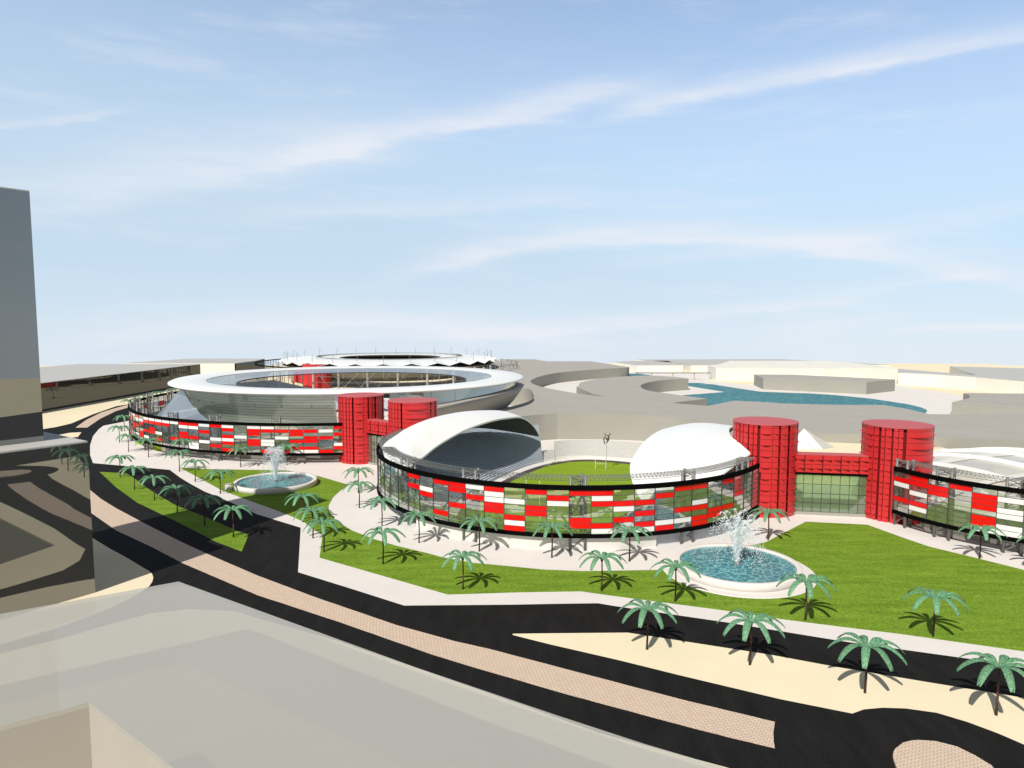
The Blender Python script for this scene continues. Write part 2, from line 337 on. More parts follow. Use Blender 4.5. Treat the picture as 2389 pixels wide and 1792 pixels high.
def rin(phi, hw=38, hl=72, e=3.0):
    c, t = abs(cos(phi)), abs(sin(phi)); return (c**e/hw**e+t**e/hl**e)**(-1/e)
def stand(name, label, a0, a1, rows, depth, rise, z0, m, n=40, gap=0, walls=True):
    root = thing('grandstand', label, 'grandstand', (*loc2(0,0), .15))
    g = MB(); R_ = []
    for i in range(n+1):
        phi = R(a0+(a1-a0)*i/n); ri = rin(phi)+gap; d = depth(phi) if callable(depth) else depth; row = []
        ro = 75.5 if callable(depth) else 1e9
        row.append((*loc2(ri*cos(phi), ri*sin(phi)), .15)); z = z0
        for k in range(rows):
            r0 = ri+k*d; r1 = ri+(k+1)*d
            row.append((*loc2(r0*cos(phi), r0*sin(phi)), z+k*rise)); row.append((*loc2(r1*cos(phi), r1*sin(phi)), z+k*rise))
        r1 = ri+rows*d+.4
        row.append((*loc2(r1*cos(phi), r1*sin(phi)), z+(rows-1)*rise)); row.append((*loc2(r1*cos(phi), r1*sin(phi)), .15)); R_.append(row)
    g.grid(R_); k_ = len(R_[0])-1; g.m = [1 if (q % k_) % 2 == 0 and 0 < q % k_ < k_-1 else 0 for q in range(len(g.m))]
    g.build('seating_tier', [m, M['riser'] if m is M['offw'] else M['dseat']], root)
    e = MB()
    for row in (R_[0], R_[-1]): e.add(row, [tuple(range(len(row)))])
    e.build('end_wall', M['offw'], root)
    return root
dep = lambda phi: (74.5-rin(phi))/32
stand('g', 'grey blue grandstand in shade under the left white shell roof', 121, 232, 32, dep, .52, 1.4, M['seat'], 60)
stand('g', 'grandstand under the right white shell roof, nearest the big red towers', -52, 57, 32, dep, .52, 1.4, M['seat'], 60)
stand('g', 'low pale curved terrace at the far end of the rugby pitch', 66, 114.5, 14, .62, .52, 1.6, M['offw'], 30, 1.0)
stand('g', 'short pale wedge of terrace steps between the left shell stand and the far end terrace', 114.7, 120.7, 8, .9, .5, .9, M['offw'], 8, .3)

def shell(label, inner, outer, bulge, group):
    I = smoothpts(inner, 8); O = smoothpts(outer, 8); n = 48; m = 22
    def samp(L, s):
        x = s*(len(L)-1); i = min(int(x), len(L)-2); f = x-i; return tuple(a+(b-a)*f for a, b in zip(L[i], L[i+1]))
    rows = []; rows2 = []
    for i in range(n+1):
        s = i/n; a, b = samp(I, s), samp(O, s)
        row = [(a[0]+(b[0]-a[0])*j/m, a[1]+(b[1]-a[1])*j/m, a[2]+(b[2]-a[2])*j/m+bulge*sin(pi*j/m)*min(1, sin(pi*min(1,max(0,s*.96+.02)))*1.3)) for j in range(m+1)]
        rows.append(row); rows2.append([(x, y, z-.7) for x, y, z in row])
    root = thing('shell_roof', label, 'roof', (sum(q[0] for q in I)/len(I), sum(q[1] for q in I)/len(I), 20), group)
    MB().grid(rows).build('roof_skin', M['white'], root, True); MB().grid([q[::-1] for q in rows2]).build('roof_underside', M['shaded_under'], root, True)
    e = MB(); loop = [q[0] for q in rows]; lo2 = [q[0] for q in rows2]
    e.grid([lo2, loop]); e.grid([[q[-1] for q in rows], [q[-1] for q in rows2]]); e.grid([rows[0], rows2[0]]); e.grid([rows2[-1], rows[-1]])
    e.build('roof_edge', M['white'], root)
SL, E2 = (-41, 259), (14.5, 351)
innerL = [(-43, 256, 4)]+onplane('R5', [(590,1138),(700,1047),(800,965),(950,872),(1100,800),(1300,736),(1450,713),(1530,711),(1600,745),(1655,805),(1690,870)], SL, E2)
outerL = [(-50,265.5,23),(-49,275,24),(-46,295,24.5),(-40,315,23.5),(-28,334,21),(-10,348,18),innerL[-1]]
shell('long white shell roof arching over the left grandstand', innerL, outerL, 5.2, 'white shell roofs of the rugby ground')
innerR = [(50,234,2),(43.5,240,12),(42.8,250,18.4),(48.6,268,21),(56.4,285,23.4),(67,302,24.6),(79,318,21.5),(88,330,14)]
outerR = [(74,240.5,18.5),(85,248,24),(83.2,262,27.6),(90,283,27.5),(97,300,25),(98,318,20),(88,330,14)]
outerR = [(85.5,247.5,24),(83.8,255,26.4),(82.9,262,27.8),(88,280,28),(96,298,26),(97,316,20),(88,330,14)]
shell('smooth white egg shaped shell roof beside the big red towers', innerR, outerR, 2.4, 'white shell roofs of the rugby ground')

# ------------------------------------------------------------------ panel screens
def screen(label, C, r, a_start, da, ncols, pats, seedv, a_first=0):
    """panel screen on a circular plan: black rails, mullions, red / white / glass panels"""
    random.seed(seedv); zlo, zhi = 5.6, 19.3; rows = 8; hh = (zhi-zlo)/rows; w_ = R(abs(da))
    root = thing('panel_screen', label, 'screen wall', (C[0], C[1], 0), 'curved screens of red and white panels')
    a_end = a_start+da*ncols; seg = max(24, ncols*3)
    MB().arc(0,0,r-.5,r+.45,zhi,zhi+1.45,a_start,a_end,seg).build('top_rail', M['black'], root, rel=False)
    MB().arc(0,0,r-.5,r+.45,zlo-1.25,zlo,a_start,a_end,seg).build('bottom_rail', M['black'], root, rel=False)
    mm = MB().box(r+.02, 0, zlo, zhi, .34, .17).mesh('mullion', M['dsteel'])
    for i in range(ncols+1): link('mullion', mm, root, (0,0,0), R(a_start+da*i))
    tm = MB()
    for k in range(1, rows): tm.arc(0,0,r-.06,r+.13,zlo+k*hh-.05,zlo+k*hh+.05,a_start,a_end,seg)
    tm.build('transoms', M['dsteel'], root, rel=False)
    cache = {}
    def panel(kind, n):
        if (kind, n) not in cache:
            th = {'R':.10,'W':.10,'.':.02}[kind]; nm = {'R':'red_panel','W':'white_panel','.':'glass_panel'}[kind]
            cache[kind, n] = (nm, MB().arc(0,0,r-th/2,r+th/2,.04,n*hh-.04,-abs(da)/2+.08,abs(da)/2-.08,3).mesh(nm, M[{'R':'redpanel','W':'whitepanel','.':'glass'}[kind]], False))
        return cache[kind, n]
    cnt = {'R':0,'W':0,'.':0}
    for c in range(ncols):
        pat = pats[c] if c < len(pats) and pats[c] else None
        if pat is None:
            pat = ''.join(random.choice('...RW..R') for _ in range(rows))
        k = 0
        while k < rows:
            n = 1
            while k+n < rows and pat[k+n] == pat[k]: n += 1
            nm, me = panel(pat[k], n); cnt[pat[k]] += 1
            link(nm, me, root, (0,0,zhi-(k+n)*hh), R(a_start+da*(c+.5))); k += n
    g = MB(); r0, r1, z = r-.9, r-6.2, 22.7; n = ncols*5
    pts = lambda rr, zz: [(rr*cos(R(a_start+(a_end-a_start)*i/n)), rr*sin(R(a_start+(a_end-a_start)*i/n)), zz) for i in range(n+1)]
    A_, B_, D_ = pts(r0, z), pts(r1, z), pts((r0+r1)/2, z-1.3)
    for L in (A_, B_, D_): g.path(L, .08, 4)
    for i in range(n):
        g.tube(A_[i], B_[i+1], .06, 4); g.tube(B_[i], A_[i+1], .06, 4); g.tube(A_[i], B_[i], .06, 4); g.tube(A_[i], D_[i], .05, 4); g.tube(B_[i], D_[i], .05, 4)
    if r < 100: g.build('lattice_girder', M['steel'], root, rel=False)
    return root
GL = '........'
midp = [GL,'R.R.....','..WR....','R.....R.','RR..R...','W.R.....','RWWRR...','..W..RWR','R..RR...','.RW.....','R....RR.','RWR...RW','..RW.R..','..R.R.RW','.R....WR','R...R.W.','R..WR.RR','.....RR.','R....R..','...R....',GL,GL,GL]
screen('curved screen of red, white and clear panels in the middle, around the rugby ground', MC, MR, -199.5, 5.02, 33, [GL]*12+midp[1:], 3)
leftp = ['R.R..WR.','.W.R...R','.R.RR.RW','.RR.R.RW','.R.W...R','WR..WW.R','WRR.RR..','...W....','WR.RWR.R','R...W.R.','W.R..W..','RW..R.WW','RW.RR...','W....R..','WR......','WR..W.R.','WR.RR...','WR..R.W.','.WR..RR.','RW.R..W.',None,None,None,None,None]
screen('long curved screen of red, white and glass panels below the white ring roof', LC, LR, -79.7, -2.97, 47, leftp+['........' if i % 3 else '..RR....' for i in range(22)], 5)
rightp = ['.RW..R..','RR.W.RW.','.RR.....','R.......','.RRR.RRW','.W.WW.WW',None,None,None,None]
screen('curved screen of red and white panels cut off by the right edge of the photo', RC, RR, -168.2, 6.4, 12, rightp, 8)
# support towers
def make_tower():
    root = thing('lattice_tower', 'x', 'support tower', (0,0,.15), 'steel lattice towers holding up the panel screens')
    P_ = [(0,-2.3),(0,2.3),(-3.4,1.2)]
    for x, y in P_: MB().tube((x,y,0),(x,y,23.4),.46,10).build('post', M['steel'], root, True, rel=False)
    for i in range(3):
        (x0,y0), (x1,y1) = P_[i], P_[(i+1) % 3]; b = MB(); z = .6
        while z < 22:
            b.tube((x0,y0,z),(x1,y1,min(z+3.4,22.8)),.16,6); z += 3.4; (x0,y0),(x1,y1) = (x1,y1),(x0,y0)
            b.tube((x0,y0,min(z,22.8)),(x1,y1,min(z,22.8)),.10,6)
        b.build('bracing', M['steel'], root, rel=False)
    return root
TW = make_tower(); used = False
def tower(C, r, a, label, rr=.95):
    global used
    o = copy_tree(TW) if used else TW; used = True
    o.location = (C[0]+(r-rr)*cos(R(a)), C[1]+(r-rr)*sin(R(a)), .15); o.rotation_euler = (0,0,R(a)); o['label'] = label
for a, s in ((-142,'leftmost of the towers behind the middle screen, beside the curved shell end'),(-118.5,'second tower from the left behind the middle screen'),(-92,'tower at the centre of the middle screen, green pitch showing behind it'),(-64.5,'tower behind the middle screen just left of the big fountain'),(-42,'last tower of the middle screen, closest to the red drum tower'),(-178,'tower behind the far left end of the middle screen')):
    tower(MC, MR, a, 'grey steel lattice '+s)
for a, s in ((-94.5,'right of the small fountain jet'),(-108.6,'left of the small fountain jet'),(-121.5,'fourth from the left end'),(-133,'third from the left end'),(-150,'near the bend at the left end'),(-162,'at the far left bend'),(-174,'just behind the far left bend'),(-186,'on the inner back side of the left bend'),(-196,'farthest back, beside the sand strip')):
    tower(LC, LR, a, 'steel lattice tower of the left screen, '+s)
for a, s in ((-166,'against the red drum tower'),(-151,'first one clear of the red drum tower'),(-132,'nearest the right edge of the photo')):
    tower(RC, RR, a, 'grey steel lattice tower of the right screen, '+s)
tag(MB().arc(*MC,MR-1.6,MR-1.1,.1,4.5,-137,-73,40).build('plinth_wall', M['offw']), 'low white curved wall under the middle panel screen with palm shadows on it', 'wall')
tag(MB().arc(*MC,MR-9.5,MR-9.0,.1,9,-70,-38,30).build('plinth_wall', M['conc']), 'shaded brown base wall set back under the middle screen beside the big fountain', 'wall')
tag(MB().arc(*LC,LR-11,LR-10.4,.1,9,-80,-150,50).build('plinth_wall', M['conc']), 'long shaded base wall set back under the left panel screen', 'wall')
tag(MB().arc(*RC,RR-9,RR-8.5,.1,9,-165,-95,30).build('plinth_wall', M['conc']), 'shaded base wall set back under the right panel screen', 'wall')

# ------------------------------------------------------------------ red drum towers and gates
def drum(x, y, label, rot, wide):
    root = thing('drum_tower', label, 'tower', (x, y, .1), 'red drum towers'); Hh = 34; r = 11.5
    MB().lathe([(0,.1),(r-1.2,.1),(r-1.2,Hh-.4),(0,Hh-.4)], 64).build('core', M['reddark'], root, rel=False)
    MB().lathe([(0,Hh),(r+.12,Hh),(r+.12,Hh-.35),(r-1.2,Hh-.35)], 96).build('roof_cap', M['redroof'], root, rel=False)
    widths = [18,14,7,13,8,12,wide,14,9,12,18,14,20,14,20,18,24,18,20,18,20]; a = rot; tot = 0; i = 0
    while tot < 358:
        wd = min(widths[i % len(widths)], 359-tot); gap = (5.2 if i % 4 == 1 else 3.4) if i % 2 == 1 else 1.0
        if wd < 3: break
        b = MB(); rr = r-.02 if i % 2 == 0 else r-.26; a0, a1 = a, a+wd-gap; n = max(3, int(wd/3))
        b.arc(0,0,rr-.3,rr,.1,Hh-.36,a0,a1,n)
        z = 2.0; k = 0
        while z < Hh-1:
            b.arc(0,0,rr-.05,rr+.035,z-.06,z+.06,a0,a1,n,1)             # seam
            if k % 2 == 0:                                              # tapering sun shelf under every other seam
                vs = []; fs = []
                for j in range(n+1):
                    t = j/n; q = R(a0+(a1-a0)*t); pr = (.80*sin(pi*t) if wd > 20 else .72*t)+.02
                    vs += [(rr*cos(q), rr*sin(q), z), ((rr+pr)*cos(q), (rr+pr)*sin(q), z), (rr*cos(q), rr*sin(q), z+.09), ((rr+pr)*cos(q), (rr+pr)*sin(q), z+.09)]
                for j in range(n): fs += [(4*j,4*j+4,4*j+5,4*j+1),(4*j+2,4*j+3,4*j+7,4*j+6),(4*j+1,4*j+5,4*j+7,4*j+3)]
                b.add(vs, fs, 0)
            z += 2.05; k += 1
        b.build('cladding_panel', [M['red'], M['reddark']], root, rel=False)
        a += wd; tot += wd; i += 1
c1, c2, c3, c4 = (-77.2,355.0), (-47.2,329.5), (94.6,258.5), (139.4,250.3)
drum(*c1, 'left red drum tower of the far gate, at the end of the long left screen', -168, 24)
drum(*c2, 'right red drum tower of the far gate, partly behind the white shell roof', -178, 60)
drum(*c3, 'left red drum tower of the near gate, beside the egg shaped roof', -190, 22)
drum(*c4, 'rightmost red drum tower, at the start of the right panel screen', -176, 62)
def gate(a, b, label, ncol):
    d = Vector((b[0]-a[0], b[1]-a[1])); L = d.length; u = d/L; nrm = Vector((u.y, -u.x)); ang = atan2(u.y, u.x)
    mid = ((a[0]+b[0])/2+nrm.x*2.2, (a[1]+b[1])/2+nrm.y*2.2)
    root = thing('gate', label, 'gate', (*mid, .15), 'red gates between drum towers', ang); s = L-20.4
    MB().box(0,0,15.9,22.3,s+1.6,5.0).build('bridge', M['red'], root, rel=False)
    MB().box(0,0,22.3,22.55,s+2.2,5.2).build('bridge_roof', M['redroof'], root, rel=False)
    x = -s/2; k = 0
    while x < s/2:
        MB().box(x,-2.62,15.9,22.3,.30 if k % 2 else .7,.3).build('rib', M['reddark'] if k % 2 else M['red'], root, rel=False); x += 3.1; k += 1
    sh = MB()
    for z in (17.3,18.9,20.5): sh.box(0,-2.56,z,z+.08,s+1,.16)
    for i in range(int(s/3.1)):
        for z in (17.3,20.5): sh.add([(-s/2+i*3.1+.4,-2.5,z),(-s/2+i*3.1+3,-2.5,z),(-s/2+i*3.1+3,-3.4,z),(-s/2+i*3.1+.4,-2.5,z+.1),(-s/2+i*3.1+3,-3.4,z+.1),(-s/2+i*3.1+3,-2.5,z+.1)], [(0,1,2),(3,4,5),(0,2,4,3)])
    sh.build('seams', M['reddark'], root, rel=False)
    MB().box(0,-1.9,15.0,15.85,s+1.2,.9).build('lintel', M['black'], root, rel=False)
    MB().box(0,-1.6,0,1.1,s+1.2,.8).build('base_kerb', M['conc2'], root, rel=False)
    MB().box(0,-1.7,1.1,15.0,s+.8,.06).build('glazing', M['entry'], root, rel=False)
    gr = MB(); n = ncol
    for i in range(n+1): gr.box(-s/2+s*i/n,-1.76,1.1,15.0,.16,.2)
    for k in range(5): gr.box(0,-1.77,1.1+k*3.45-.07,1.1+k*3.45+.07,s+.6,.18)
    gr.build('glazing_bars', M['dsteel'], root, rel=False)
gate(c3, c4, 'near red gate bridge over greenish glass between the two biggest red towers', 8)
gate(c1, c2, 'far red gate bridge over glass between the two left red towers', 8)

# ------------------------------------------------------------------ palms
def frond_mesh():
    prof = [(0.15,0,.12),(.8,.70,.28),(1.6,1.22,.48),(2.5,1.56,.62),(3.4,1.58,.69),(4.3,1.28,.68),(5.15,.72,.62),(5.85,.08,.53),(6.35,-.55,.41),(6.6,-.95,.27)]
    P_ = smoothpts([(a,b,c) for a,b,c in prof], 3); rows = []
    for i, (x, z, hw) in enumerate(P_):
        k = hw*(1.07 if i % 2 else .93); rows.append([(x, -k, z-.42*hw), (x, -k*.5, z-.13*hw), (x, 0, z), (x, k*.5, z-.13*hw), (x, k, z-.42*hw)])
    g = MB(); g.grid(rows); g.grid([[(x,y,z-.05) for x,y,z in q][::-1] for q in rows]); return g.mesh('frond', M['frond'], True)
FM = frond_mesh()
TM = MB().tube((0,0,0),(.12,.05,4.3),.24,9,.19).tube((.12,.05,4.3),(0,0,8.55),.19,9,.17).mesh('trunk', M['trunk'], True)
BM_ = MB().lathe([(.02,.35),(.3,.2),(.34,-.2),(.2,-.6)], 10).mesh('crown_heart', M['trunk'], True)
FAZ = [2,38,80,122,163,205,248,292,330]
def make_palm():
    root = thing('palm_tree', 'x', 'palm tree', (0,0,0), 'palms planted around the stadium')
    link('trunk', TM, root); link('crown_heart', BM_, root, (0,0,8.5))
    for i, a in enumerate(FAZ):
        f = link('frond', FM, root, (0,0,8.5), R(a)); f.rotation_euler = (0, R((-3,2,4,-2,1,5,-1,3,0)[i]), R(a)); s = (1,.96,.9,.98,1,.97,1,.94,1)[i]; f.scale = (s,s,s)
    return root
PALM = make_palm(); first = True
palms = [
 (1509.2,1514.8,.15,'palm with its foot on the sand wedge, nearest the wedge tip'),
 (1749.2,1550.8,.15,'palm on the sand wedge, second from the wedge tip'),
 (2017.8,1616,.15,'palm on the sand wedge, third from the wedge tip'),
 (2323.9,1668,.15,'large palm at the wide right end of the sand wedge, near the brick island'),
 (1878.5,1446.2,.2,'lawn palm at the right front of the big fountain, crown against the rim'),
 (2176.9,1485,.2,'lone palm standing in the open middle of the big lawn'),
 (2285.3,1303.2,.15,'palm on the paving in front of the right panel screen'),
 (1791.7,1259.8,.15,'palm between the big fountain and the red tower with the bright band'),
 (1287.3,1301,.15,'palm on the paving in front of the central lattice tower of the middle screen'),
 (1468,1310,.15,'palm on the paving left of the big fountain, its shadow flat on the pale ground'),
 (1403.4,1378.6,.2,'lawn palm left of the fountain, halfway along the curved grass edge'),
 (1575.1,1402.8,.2,'palm at the lawn edge overlapping the left rim of the big fountain'),
 (838.4,1185.5,.15,'front one of two palms on the paving left of the middle screen'),
 (836.5,1150,.15,'rear one of two palms on the paving left of the middle screen'),
 (891.2,1228,.15,'palm beside the leftmost tower of the middle screen'),
 (977.5,1266.6,.15,'palm casting its shadow up the white plinth wall, left one'),
 (1118,1286.4,.15,'palm casting its shadow up the white plinth wall, right one'),
 (893.7,1316,.2,'lawn palm on the narrow grass, second from the lawn corner by the road'),
 (1080,1374.6,.2,'lawn palm in the widest part of the curved grass below the middle screen'),
 (756,1287.8,.2,'palm at the left corner of the curved lawn, lowest of the overlapping trio'),
 (730.2,1255.8,.15,'palm in the middle of the overlapping trio by the lawn neck'),
 (706.3,1217.8,.2,'uppermost palm of the overlapping trio, below the small fountain'),
 (280.7,1113.6,.16,'first palm on the grass strip in the road, at its pointed upper end'),
 (313.8,1142.4,.16,'second palm down the grass strip in the road'),
 (360.7,1167.3,.16,'third palm down the grass strip in the road, last before the shade'),
 (413.6,1196.4,.16,'palm on the shaded grass strip, upper one of the two in shadow'),
 (477.4,1225.6,.16,'palm on the shaded grass strip, lower one of the two in shadow'),
 (544.6,1253.6,.16,'sunlit last palm at the wide lower end of the grass strip in the road'),
 (455.7,1124,.2,'palm at the left tip of the lawn around the small fountain'),
 (514,1151.9,.2,'palm on the lawn just left of the small fountain rim'),
 (418.5,1100,.15,'palm on the paving above the left tip of the small fountain lawn'),
 (346.4,1067,.15,'palm under the left screen with its crown over the bottom rail'),
 (300,1054,.15,'palm on the pale paving at the left bend of the long screen, front one'),
 (278.8,1032.3,.15,'palm on the pale paving at the left bend, nearer the road edge'),
 (561.4,1090,.15,'palm against the red panels left of the small fountain jet'),
 (669.4,1085,.15,'palm behind the small fountain jet, before the left screen'),
 (427.3,1069.5,.15,'palm close under the rail of the left screen, behind another palm'),
 (290,1006,.15,'palm beside the curve of the left screen, level with its top rail'),
 (300,960,.15,'palm at the back of the left bend, crown against the road'),
 (2430,1330,.15,'palm at the right edge of the photo, only frond tips showing before the right screen')]
for px, py, z, lab in palms:
    x, y = at(px, py, z); o = PALM if first else copy_tree(PALM); first = False
    o.location = (x, y, z); s = random.uniform(.97, 1.04); o.scale = (s, s, s); o.rotation_euler = (0,0,R(random.uniform(-10,10) + (14 if x < -60 else 0))); o['label'] = 'Green '+lab if False else lab
for (px, py, lab) in ((317,931,'palm crown peeping over the back of the left screen, nearest the bend'),(336,923,'palm behind the back of the left screen, second from the bend'),(366,915,'palm behind the back of the left screen, third from the bend'),(401,908,'palm behind the back of the left screen, right beside the white ring roof')):
    x, y = at(px, py, 9.5); o = copy_tree(PALM); o.location = (x, y, .15); o['label'] = lab

# ------------------------------------------------------------------ fountains
def fountain(x, y, label, disc, seedv, spread):
    random.seed(seedv); root = thing('fountain', label, 'fountain', (x, y, .15), 'round fountains')
    z = 2.3
    MB().lathe([(16.9,0),(17.35,0),(17.35,z-.12),(17.23,z),(15.92,z),(15.8,z-.1),(15.8,z-.9),(16.9,0)], 96).build('basin_wall', M['pave'], root, True, rel=False)
    MB().lathe([(0,z-.62),(15.85,z-.62)], 64).build('water', M['water'], root, rel=False)
    if disc: MB().lathe([(16.5,.26),(20.9,.26),(21.05,.16),(21.05,0)], 96).build('base_step', M['pave'], root, rel=False)
    MB().lathe([(0,z+.1),(.7,z+.1),(.9,z-.62)], 16).build('nozzle', M['steel'], root, rel=False)
    g = MB()
    def drop(p, s):
        X, Y, Z = p; g.add([(X+s,Y,Z),(X-s,Y,Z),(X,Y+s,Z),(X,Y-s,Z),(X,Y,Z+s*1.6),(X,Y,Z-s*1.6)], [(0,2,4),(2,1,4),(1,3,4),(3,0,4),(2,0,5),(1,2,5),(3,1,5),(0,3,5)])
    for j in range(54):                                  # thrown jets, each a ballistic stream breaking into drops
        a = random.uniform(0, 2*pi); v = (random.uniform(.2,.55) if j % 3 == 0 else random.uniform(.7,1.05))*spread; top = random.uniform(9.0, 15.0); vz = math.sqrt(2*9.81*top); T = 2*vz/9.81
        for k in range(int(T/.028)):
            t = k*.028+random.uniform(-.02,.02); frac = t/T
            if t < 0 or (frac > .6 and random.random() < (frac-.55)*1.0): continue
            jit = .05+.55*frac**1.6
            drop((v*t*cos(a)+random.gauss(0,jit), v*t*sin(a)+random.gauss(0,jit), z-.5+vz*t-4.905*t*t), random.uniform(.05,.125))
    for k in range(1000):                                # dense cone above the nozzle
        h = random.random()**1.1*8.5; rr = (.5+h*.21)*math.sqrt(random.random()); a = random.uniform(0, 2*pi)
        drop((rr*cos(a), rr*sin(a), z-.5+h), random.uniform(.04,.10))
    g.build('spray', M['spray'], root, rel=False)
    return root
f1 = fountain(64.06, 193.7, 'big round fountain spraying water in the foreground lawn, nearest the red towers', True, 4, 2.6)
f2 = fountain(-102.6, 298.6, 'smaller looking round fountain far left in front of the long panel screen', False, 9, 1.9)
q = MB(); q.box(-17.4,-8.2,.0,2.5,2.6,2.2,R(25)); q.build('spillway', M['whitepanel'], f2, rel=False)

# ------------------------------------------------------------------ ring stadium on the left
RCn, RZ = (-109.1, 484.3), 34.0
rs = thing('ring_stadium', 'round stadium with a wide flat white ring roof and translucent sides, behind the left screen', 'stadium', (*RCn, .2))
MB().lathe([(95,RZ-.3),(96,RZ+.1),(115.5,RZ+.2),(117,RZ-.5),(117.2,RZ-1.1),(116,RZ-1.7),(96,RZ-1.2),(95,RZ-.3)], 160, *RCn).build('ring_roof', M['white'], rs, True)
MB().lathe([(95.2,RZ-.5),(86,RZ-1.6),(77,RZ-3.0)], 160, *RCn).build('glass_roof', M['ringglass'], rs, True)
MB().lathe([(77.2,RZ-3.3),(77.2,RZ-2.6),(76.4,RZ-2.6),(76.4,RZ-3.3),(77.2,RZ-3.3)], 160, *RCn).build('inner_rim', M['dsteel'], rs)
sk = []
for i in range(121):
    d = 140+(268-140)*i/120; a = R(d); f = min(1, max(0, (d-206)/(266-206))); f = f*f*(3-2*f)
    zt = (RZ-1.5)*(1-f)+9.6*f; rt = 109+19*f*.9
    sk.append([(RCn[0]+(rt+(128-rt)*(t**1.3))*cos(a), RCn[1]+(rt+(128-rt)*(t**1.3))*sin(a), zt+(9-zt)*t) for t in (0,.2,.4,.6,.8,1)])
MB().grid(sk).build('mesh_skirt', M['skirt'], rs, True)
def bowl(a0, a1, n, rows, rise, tp=1.0):
    q = []
    for i in range(n+1):
        a = R(a0+(a1-a0)*i/n); row = []
        for k in range(rows):
            r0 = 70+k*1.12; r1 = r0+1.12; zz = 2.5+k*rise*(tp+(1-tp)*min(1, max(0, (a0+(a1-a0)*i/n-a0)/34)))
            row += [(RCn[0]+r0*cos(a), RCn[1]+r0*sin(a), zz), (RCn[0]+r1*cos(a), RCn[1]+r1*sin(a), zz)]
        q.append(row)
    MB().grid(q).build('seating_bowl', M['seat'], rs)
bowl(105, 276, 80, 33, .72, .25); bowl(-56, 28, 40, 30, .55); bowl(28, 105, 40, 12, .4)
bg_ = []
for i in range(81):
    a = R(172+(277-172)*i/80); bg_.append([(RCn[0]+r_*cos(a), RCn[1]+r_*sin(a), z_) for r_, z_ in [(97+16*(k/16)**1.5, 6+(RZ-7.6)*k/16) for k in range(17)]])
MB().grid(bg_).build('bowl_glazing', M['bowl'], rs, True)
sb = MB()
for k in range(1, 16):
    r_, z_ = 97.15+16*(k/16)**1.5, 6+(RZ-7.6)*k/16; sb.arc(*RCn, r_-.02, r_+.08, z_-.05, z_+.05, 172, 277, 60)
sb.build('bowl_bands', M['steel'], rs)
o_ = []; o2 = []
for i in range(101):
    a = R(-68+(118)*i/100); e = sin(pi*i/100)**.45; zt = 17+11*e; zb = 3+1*e
    o_.append([(RCn[0]+(86+(117.5-86)*t**.75)*cos(a), RCn[1]+(86+(117.5-86)*t**.75)*sin(a), zb+(zt-zb)*(t**1.6)) for t in [j/10 for j in range(11)]]+[(RCn[0]+115*cos(a), RCn[1]+115*sin(a), zt+.5),(RCn[0]+109*cos(a), RCn[1]+109*sin(a), zt-.5)])
    o2.append([(RCn[0]+112.5*cos(a), RCn[1]+112.5*sin(a), zt-.6),(RCn[0]+112*cos(a), RCn[1]+112*sin(a), RZ-1.6)])
MB().grid(o_).build('saucer_hull', M['conc'], rs, True)
MB().grid(o2).build('ribbon_glazing', M['dglass'], rs, True)
cm = MB().tube((0,0,24), (0,0,RZ-1.2), .35, 6).mesh('roof_column', M['lsteel'])
for i in range(40): link('roof_column', cm, rs, (107*cos(2*pi*i/40), 107*sin(2*pi*i/40), 0))
struct('stadium_floor', MB().sheet(arcpts(*RCn, 70, 0, 354, 60), .5), M['pave'])
for (u, rr, rx) in ((-132,133,5),(-144,134,5.5),(-152,133,4.5),(-72,122,9)):
    c_ = (LC[0]+(rr-2)*cos(R(u)), LC[1]+(rr-2)*sin(R(u)))
    tag(MB().lathe([(0,9.6),(rx*.6,9.2),(rx,7.5),(rx*1.3,.2)], 24, *c_).build('grass_mound', M['lime'], None, True), {-132:'lime green grass mound inside the left screen, rightmost of three',-144:'lime green grass mound inside the left screen, middle of three',-152:'lime green grass mound inside the left screen, leftmost of three',-72:'lime green grass mound showing between the two left red drum towers'}[u], 'mound', 'grass mounds')
tag(MB().arc(*LC,113,135,.1,7.4,-128,-200,40).build('terrace_walk', M['offw']), 'pale raised walkway between the ring stadium and the left screen', 'walkway')

# ------------------------------------------------------------------ far stadium with masts
FC = (-151.0, 868.0)
fs = thing('mast_stadium', 'distant stadium with zigzag white canopy roofs and thin masts, behind the white ring roof', 'stadium', (*FC, .1))
MB().arc(*FC,158,159.2,23.6,24.8,70,250,90).build('top_rail', M['black'], fs)
g = MB()
for i in range(72):
    a, b = R(70+2.5*i), R(72.5+2.5*i)
    for r0, z0, r1, z1 in ((158,24,158,6),):
        g.tube((FC[0]+r0*cos(a),FC[1]+r0*sin(a),z0),(FC[0]+r1*cos(a),FC[1]+r1*sin(a),z1),.28,4); g.tube((FC[0]+r0*cos(a),FC[1]+r0*sin(a),z0),(FC[0]+153*cos(b),FC[1]+153*sin(b),20),.2,4)
g.build('screen_frame', M['dsteel'], fs)
g = MB()
for i in range(40):
    a, b = R(-110+9*i*.7), R(-110+9*(i+1)*.7)
    for zz, r0 in ((22,158),(16,158),(10,158)): g.tube((FC[0]+r0*cos(a),FC[1]+r0*sin(a),zz),(FC[0]+r0*cos(b),FC[1]+r0*sin(b),zz),.3,4)
    g.tube((FC[0]+158*cos(a),FC[1]+158*sin(a),6),(FC[0]+150*cos(b),FC[1]+150*sin(b),24),.24,4); g.tube((FC[0]+158*cos(b),FC[1]+158*sin(b),6),(FC[0]+158*cos(a),FC[1]+158*sin(a),24),.24,4)
g.build('screen_lattice', M['steel'], fs)
zr = []; nb = 28
